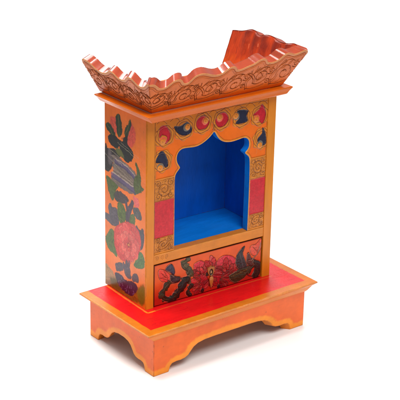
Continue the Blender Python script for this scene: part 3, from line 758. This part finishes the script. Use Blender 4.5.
front_top = [front_top[0]] + [tuple(x) for x in chaikin(front_top, 3, False)[1:-1]] + [front_top[-1]]
side_top = [(-36.6, 58.6), (-30, 57.4), (-23, 51.4), (-14, 46.8), (-5, 47), (1, 52), (7, 56.8), (17, 56.4), (24, 51.6), (30, 46.6), (38, 45), (47, 46.4), (53, 52.4), (61, 54.4), (68, 51.4), (76, 45.8), (86, 43), (97, 43.2), (105, 47.2), (112, 52.6), (121, 55.6), (130, 56.4), (135.6, 53.6), (136.8, 48)]
side_top_r = [(-37, 59.4), (-36.4, 63), (-32, 65.6), (-26, 65.6), (-14, 62.6), (0, 61), (10, 61.6), (18, 64.2), (28, 66), (40, 65.4), (48, 63), (54, 60.4), (60, 61.4), (66, 64.6), (74, 66.2), (83, 65.4), (92, 61.6), (102, 58.6), (112, 57.2), (119, 56.4), (125, 55)]
side_top = [side_top[0]] + [tuple(x) for x in chaikin(side_top, 3, False)[1:-1]] + [side_top[-1]]
side_top_r = [side_top_r[0]] + [tuple(x) for x in chaikin(side_top_r, 3, False)[1:-1]] + [side_top_r[-1]]
CL = lin(124, 50, 22)
def crown_paint(top, x0, x1, seed, n):
    T = np.array(top)
    def f(p):
        u, v = p.X[:, 0], p.X[:, 1]
        p.c[:] = SALMON
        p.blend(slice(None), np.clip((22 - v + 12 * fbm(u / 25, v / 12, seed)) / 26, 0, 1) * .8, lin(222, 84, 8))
        p.tone(.13, 14, seed + 1); p.tone(.08, 2.4, seed + 2, (3, 1))
        dt = seg_dist(p.W, T[:-1], T[1:])
        p.blend(slice(None), np.clip((4.2 - dt) / 1.2, 0, 1) * .75, lin(214, 140, 84))
        p.blend(slice(None), np.clip(1 - np.abs(dt - 4.6) / .6, 0, 1) * .75, CL); p.h -= .6 * np.clip(1 - np.abs(dt - 4.6) / .8, 0, 1)
        p.blend(slice(None), np.clip(1 - np.abs(dt - 7.4) / .5, 0, 1) * .45, CL); p.h -= .4 * np.clip(1 - np.abs(dt - 7.4) / .7, 0, 1)
        p.blend(slice(None), np.clip((.9 - dt) / .7, 0, 1) * .7, lin(226, 166, 104))
        r = np.random.default_rng(seed)
        xs = np.linspace(x0, x1, n + 1); xs = (xs[1:] + xs[:-1]) / 2; W_ = (x1 - x0) / n
        ht = lambda x: np.interp(x, T[:, 0], T[:, 1])
        D = lambda L, w=.95, a=.78, d=.65: p.line(L, w * 1.15, CL, a * .82, d * 1.6)
        for k, x in enumerate(xs):
            h = ht(x); lo_v = 8; cy = (lo_v + h - 10) / 2; ry = (h - 10 - lo_v) / 2
            rot = .32 + r.uniform(-.08, .08); f2 = 1
            # a long cloud scroll to a lobe: nested eye spiral, its own hooked curl, flame strokes filling the ground
            up = 1 if k % 2 else -1
            c0 = np.array([x - W_ * .06, cy - up * ry * .10]); sp = spiral(c0, W_ * .34, ry * .74, 1.45, rot + .1, up, .22)
            D(sp, 1.0)
            e0 = sp[-1]; tl = np.array([x - W_ * .62, cy - up * ry * .55])
            D([e0, e0 + (0.0, up * -ry * .30), (e0 + tl) / 2 + (0, -up * ry * .25), tl], 1.0)
            D([e0 + (W_ * .07, -up * ry * .05), e0 + (W_ * .05, up * -ry * .42), (e0 + tl) / 2 + (W_ * .05, -up * ry * .42), tl + (0, -up * 2.5)], .75, .6, .5)
            q = sp[len(sp) // 2]; D([q, q + (3.5, up * 1.5), q + (6, up * 5)], .8)
            for a in (.25, .5, .72):        # comma strokes fanned inside the curl
                q = sp[int(len(sp) * a)]; dq = (c0 - q) * .45
                D([q + dq * .15, q + dq * .6 + (1, 1.4), q + dq + (2.6, 1.6)], .75, .6, .5)
            for a in (.2, .45, .7):         # flame leaves off the top of the curl
                b_ = np.array([x + W_ * (a - .5), cy + ry * .62]); D([b_, b_ + (3.2, 3.6), b_ + (8, 5.4)], .8, .7, .5); D([b_ + (8, 5.4), b_ + (6, 1.6), b_ + (2, -1.6)], .75, .6, .5)
            D(spiral((x + W_ * .34, cy + ry * .48), W_ * .15, ry * .30, 1.6, 1.2, -1, .15), .9)
            D(spiral((x + W_ * .30, cy - ry * .52), W_ * .14, ry * .26, 1.5, -.4, 1, .15), .85)
            D([(x + W_ * .48, lo_v), (x + W_ * .34, cy - ry * .15), (x + W_ * .40, cy + ry * .1), (x + W_ * .52, cy + ry * .55), (x + W_ * .50, cy + ry * .95)], 1.0)
            D([(x + W_ * .54, lo_v + 1), (x + W_ * .42, cy - ry * .2), (x + W_ * .47, cy + ry * .05), (x + W_ * .58, cy + ry * .4)], .75, .6, .5)
            D([(x - W_ * .55, lo_v + 3), (x - W_ * .36, lo_v + .5), (x - W_ * .08, lo_v + .5), (x + W_ * .20, lo_v + 5)], .9)
            D([(x - W_ * .40, cy + ry * .5), (x - W_ * .2, cy + ry * .95), (x + W_ * .05, cy + ry * 1.0), (x + W_ * .22, cy + ry * .8)], .85)
            D([(x - W_ * .48, cy + ry * .25), (x - W_ * .34, cy + ry * .8), (x - W_ * .22, cy + ry * 1.05)], .8)
            for j in range(7):
                c = np.array([x + W_ * r.uniform(-.45, .45), r.uniform(lo_v + 2, h - 11)]); a = r.uniform(.1, 1.0); L = r.uniform(3, 6)
                D([c, c + L * np.array([math.cos(a), math.sin(a)]), c + 1.9 * L * np.array([math.cos(a + .45), math.sin(a + .45)])], .7, .5, .4)
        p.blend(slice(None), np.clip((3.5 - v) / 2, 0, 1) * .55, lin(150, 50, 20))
        for k in range(14):
            p.disc((r.uniform(x0, x1), r.uniform(6, 48)), r.uniform(.4, .9), lin(80, 30, 20), .6)
    return f
def inside_of_crown(lobes, seed, sgn=1):
    def f(p, d):
        u, v = p.X[:, 0], p.X[:, 1]
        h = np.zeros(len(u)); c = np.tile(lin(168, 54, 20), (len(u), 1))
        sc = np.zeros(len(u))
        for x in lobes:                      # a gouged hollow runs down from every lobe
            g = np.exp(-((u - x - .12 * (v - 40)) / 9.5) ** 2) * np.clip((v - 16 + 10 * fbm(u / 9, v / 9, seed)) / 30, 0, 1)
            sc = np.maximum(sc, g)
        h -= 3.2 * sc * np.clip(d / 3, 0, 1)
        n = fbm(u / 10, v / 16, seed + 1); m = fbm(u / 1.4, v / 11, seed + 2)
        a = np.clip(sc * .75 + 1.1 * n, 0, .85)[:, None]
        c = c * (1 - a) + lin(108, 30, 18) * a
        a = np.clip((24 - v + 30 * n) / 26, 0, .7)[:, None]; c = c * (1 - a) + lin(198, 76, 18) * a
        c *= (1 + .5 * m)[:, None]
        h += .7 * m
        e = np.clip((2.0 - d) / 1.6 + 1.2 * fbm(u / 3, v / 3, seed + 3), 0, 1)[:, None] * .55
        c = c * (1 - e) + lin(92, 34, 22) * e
        r = np.random.default_rng(seed)
        for k in range(26):
            q = np.array([r.uniform(u.min(), u.max()), r.uniform(6, 60)]); L = r.uniform(3, 12)
            t = seg_dist(p.W, np.array([q]), np.array([q + [L * .25, L]])); a = (np.clip((.7 - t) / .4, 0, 1) * r.uniform(.25, .7))[:, None]
            c = c * (1 - a) + (lin(84, 26, 18) if k % 3 else lin(232, 140, 96)) * a
        return h - .9 * np.clip(1 - d / 1.6, 0, 1) ** 2, c
    return f
fo = [(-122.7, 0), (122.7, 0)] + front_top[::-1]
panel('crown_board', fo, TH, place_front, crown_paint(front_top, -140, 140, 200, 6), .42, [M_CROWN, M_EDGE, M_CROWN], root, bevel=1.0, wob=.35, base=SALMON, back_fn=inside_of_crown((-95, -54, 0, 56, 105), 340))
bt = 120.5
lo_ = [(-9.4, 0), (bt, 0)] + side_top[::-1]
mir = lambda P: [(-a, b) for a, b in P][::-1]
# left board: outward face looks to -x
def left_place(u, v, w): return place_side(1)(-u, v, w)
def mirrored(fn):
    def g(p):
        p.X = p.X * [-1, 1]; p.W = p.W * [-1, 1]; fn(p)
    return g
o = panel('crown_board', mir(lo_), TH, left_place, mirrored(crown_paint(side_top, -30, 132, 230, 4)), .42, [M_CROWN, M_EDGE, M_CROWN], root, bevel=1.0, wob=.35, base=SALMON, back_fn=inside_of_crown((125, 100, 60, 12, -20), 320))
ro = [(-9.4, 0), (bt, 0)] + side_top_r[::-1]
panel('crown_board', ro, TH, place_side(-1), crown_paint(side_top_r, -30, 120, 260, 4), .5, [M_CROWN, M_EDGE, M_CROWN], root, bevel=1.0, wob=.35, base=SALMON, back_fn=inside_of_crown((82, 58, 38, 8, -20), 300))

# ------------------------------------------------------------------ the white table it stands on
gm = bpy.data.materials.new('white_paper'); gm.use_nodes = True
nt = gm.node_tree; b = nt.nodes['Principled BSDF']; b.inputs['Roughness'].default_value = .75; b.inputs['Specular IOR Level'].default_value = .2
nz = nt.nodes.new('ShaderNodeTexNoise'); nz.inputs['Scale'].default_value = 60; nz.inputs['Detail'].default_value = 4
rp = nt.nodes.new('ShaderNodeMapRange'); rp.inputs[3].default_value = .88; rp.inputs[4].default_value = .92
cb = nt.nodes.new('ShaderNodeCombineColor')
nt.links.new(nz.outputs['Fac'], rp.inputs[0])
for i in range(3): nt.links.new(rp.outputs[0], cb.inputs[i])
nt.links.new(cb.outputs[0], b.inputs['Base Color'])
bm = bmesh.new()
ax, rt = np.array([.634, .773]), np.array([.773, -.634])      # the roll of paper runs away from the camera
vs = [bm.verts.new((*(ax * a + rt * b), 0)) for a, b in ((-.62, -.62), (-.62, .5), (7.5, 2.0), (7.5, -2.2))]; bm.faces.new(vs)
g = bm_obj('tabletop', bm, gm, None); g['kind'] = 'structure'; g['label'] = 'seamless white paper surface under the cabinet'; g['category'] = 'tabletop'

# ------------------------------------------------------------------ light
w = bpy.data.worlds.new('World'); scene.world = w; w.use_nodes = True
bg = w.node_tree.nodes['Background']; bg.inputs[0].default_value = (.94, .96, 1, 1); bg.inputs[1].default_value = .32
def area(name, loc, target, size, power, color=(1, 1, 1), size_y=None):
    L = bpy.data.lights.new(name, 'AREA'); L.energy = power; L.color = color; L.size = size
    if size_y: L.shape = 'RECTANGLE'; L.size_y = size_y
    o = bpy.data.objects.new(name, L); col.objects.link(o); o.location = loc
    o.rotation_euler = (Vector(target) - Vector(loc)).to_track_quat('-Z', 'Y').to_euler()
    return o
area('softbox', (-.50, .14, 2.1), (-.05, 0, .2), .62, 34, (1, .985, .96))
area('softbox', (-.35, -1.25, 2.15), (0, 0, .2), 1.2, 40, (1, .98, .95))
area('softbox', (1.6, 3.0, 3.2), (1.4, 2.2, 0), 3.0, 170, (1, .99, .98))  # unseen lamp added to whiten the paper behind the cabinet
# ------------------------------------------------------------------ camera
R = [0.789955634696435, 0.20948775029385314, -0.5762681473829461, -0.6128157427520581, 0.3014066512718109, -0.730486752791833, 0.020663026075480997, 0.9301983192018427, 0.3664752738009357]
cam = bpy.data.cameras.new('camera'); co = bpy.data.objects.new('camera', cam); col.objects.link(co)
co.matrix_world = Matrix(((R[0], R[1], R[2], -1.2416), (R[3], R[4], R[5], -1.5441), (R[6], R[7], R[8], 1.0108), (0, 0, 0, 1)))
cam.sensor_width = 36; cam.lens = 1406.47 / 400 * 36; cam.clip_end = 100; cam.clip_start = .05
scene.camera = co
vs_ = scene.view_settings
vs_.view_transform = 'Standard'; vs_.look = 'None'; vs_.exposure = 0; vs_.gamma = 1; vs_.use_curve_mapping = False
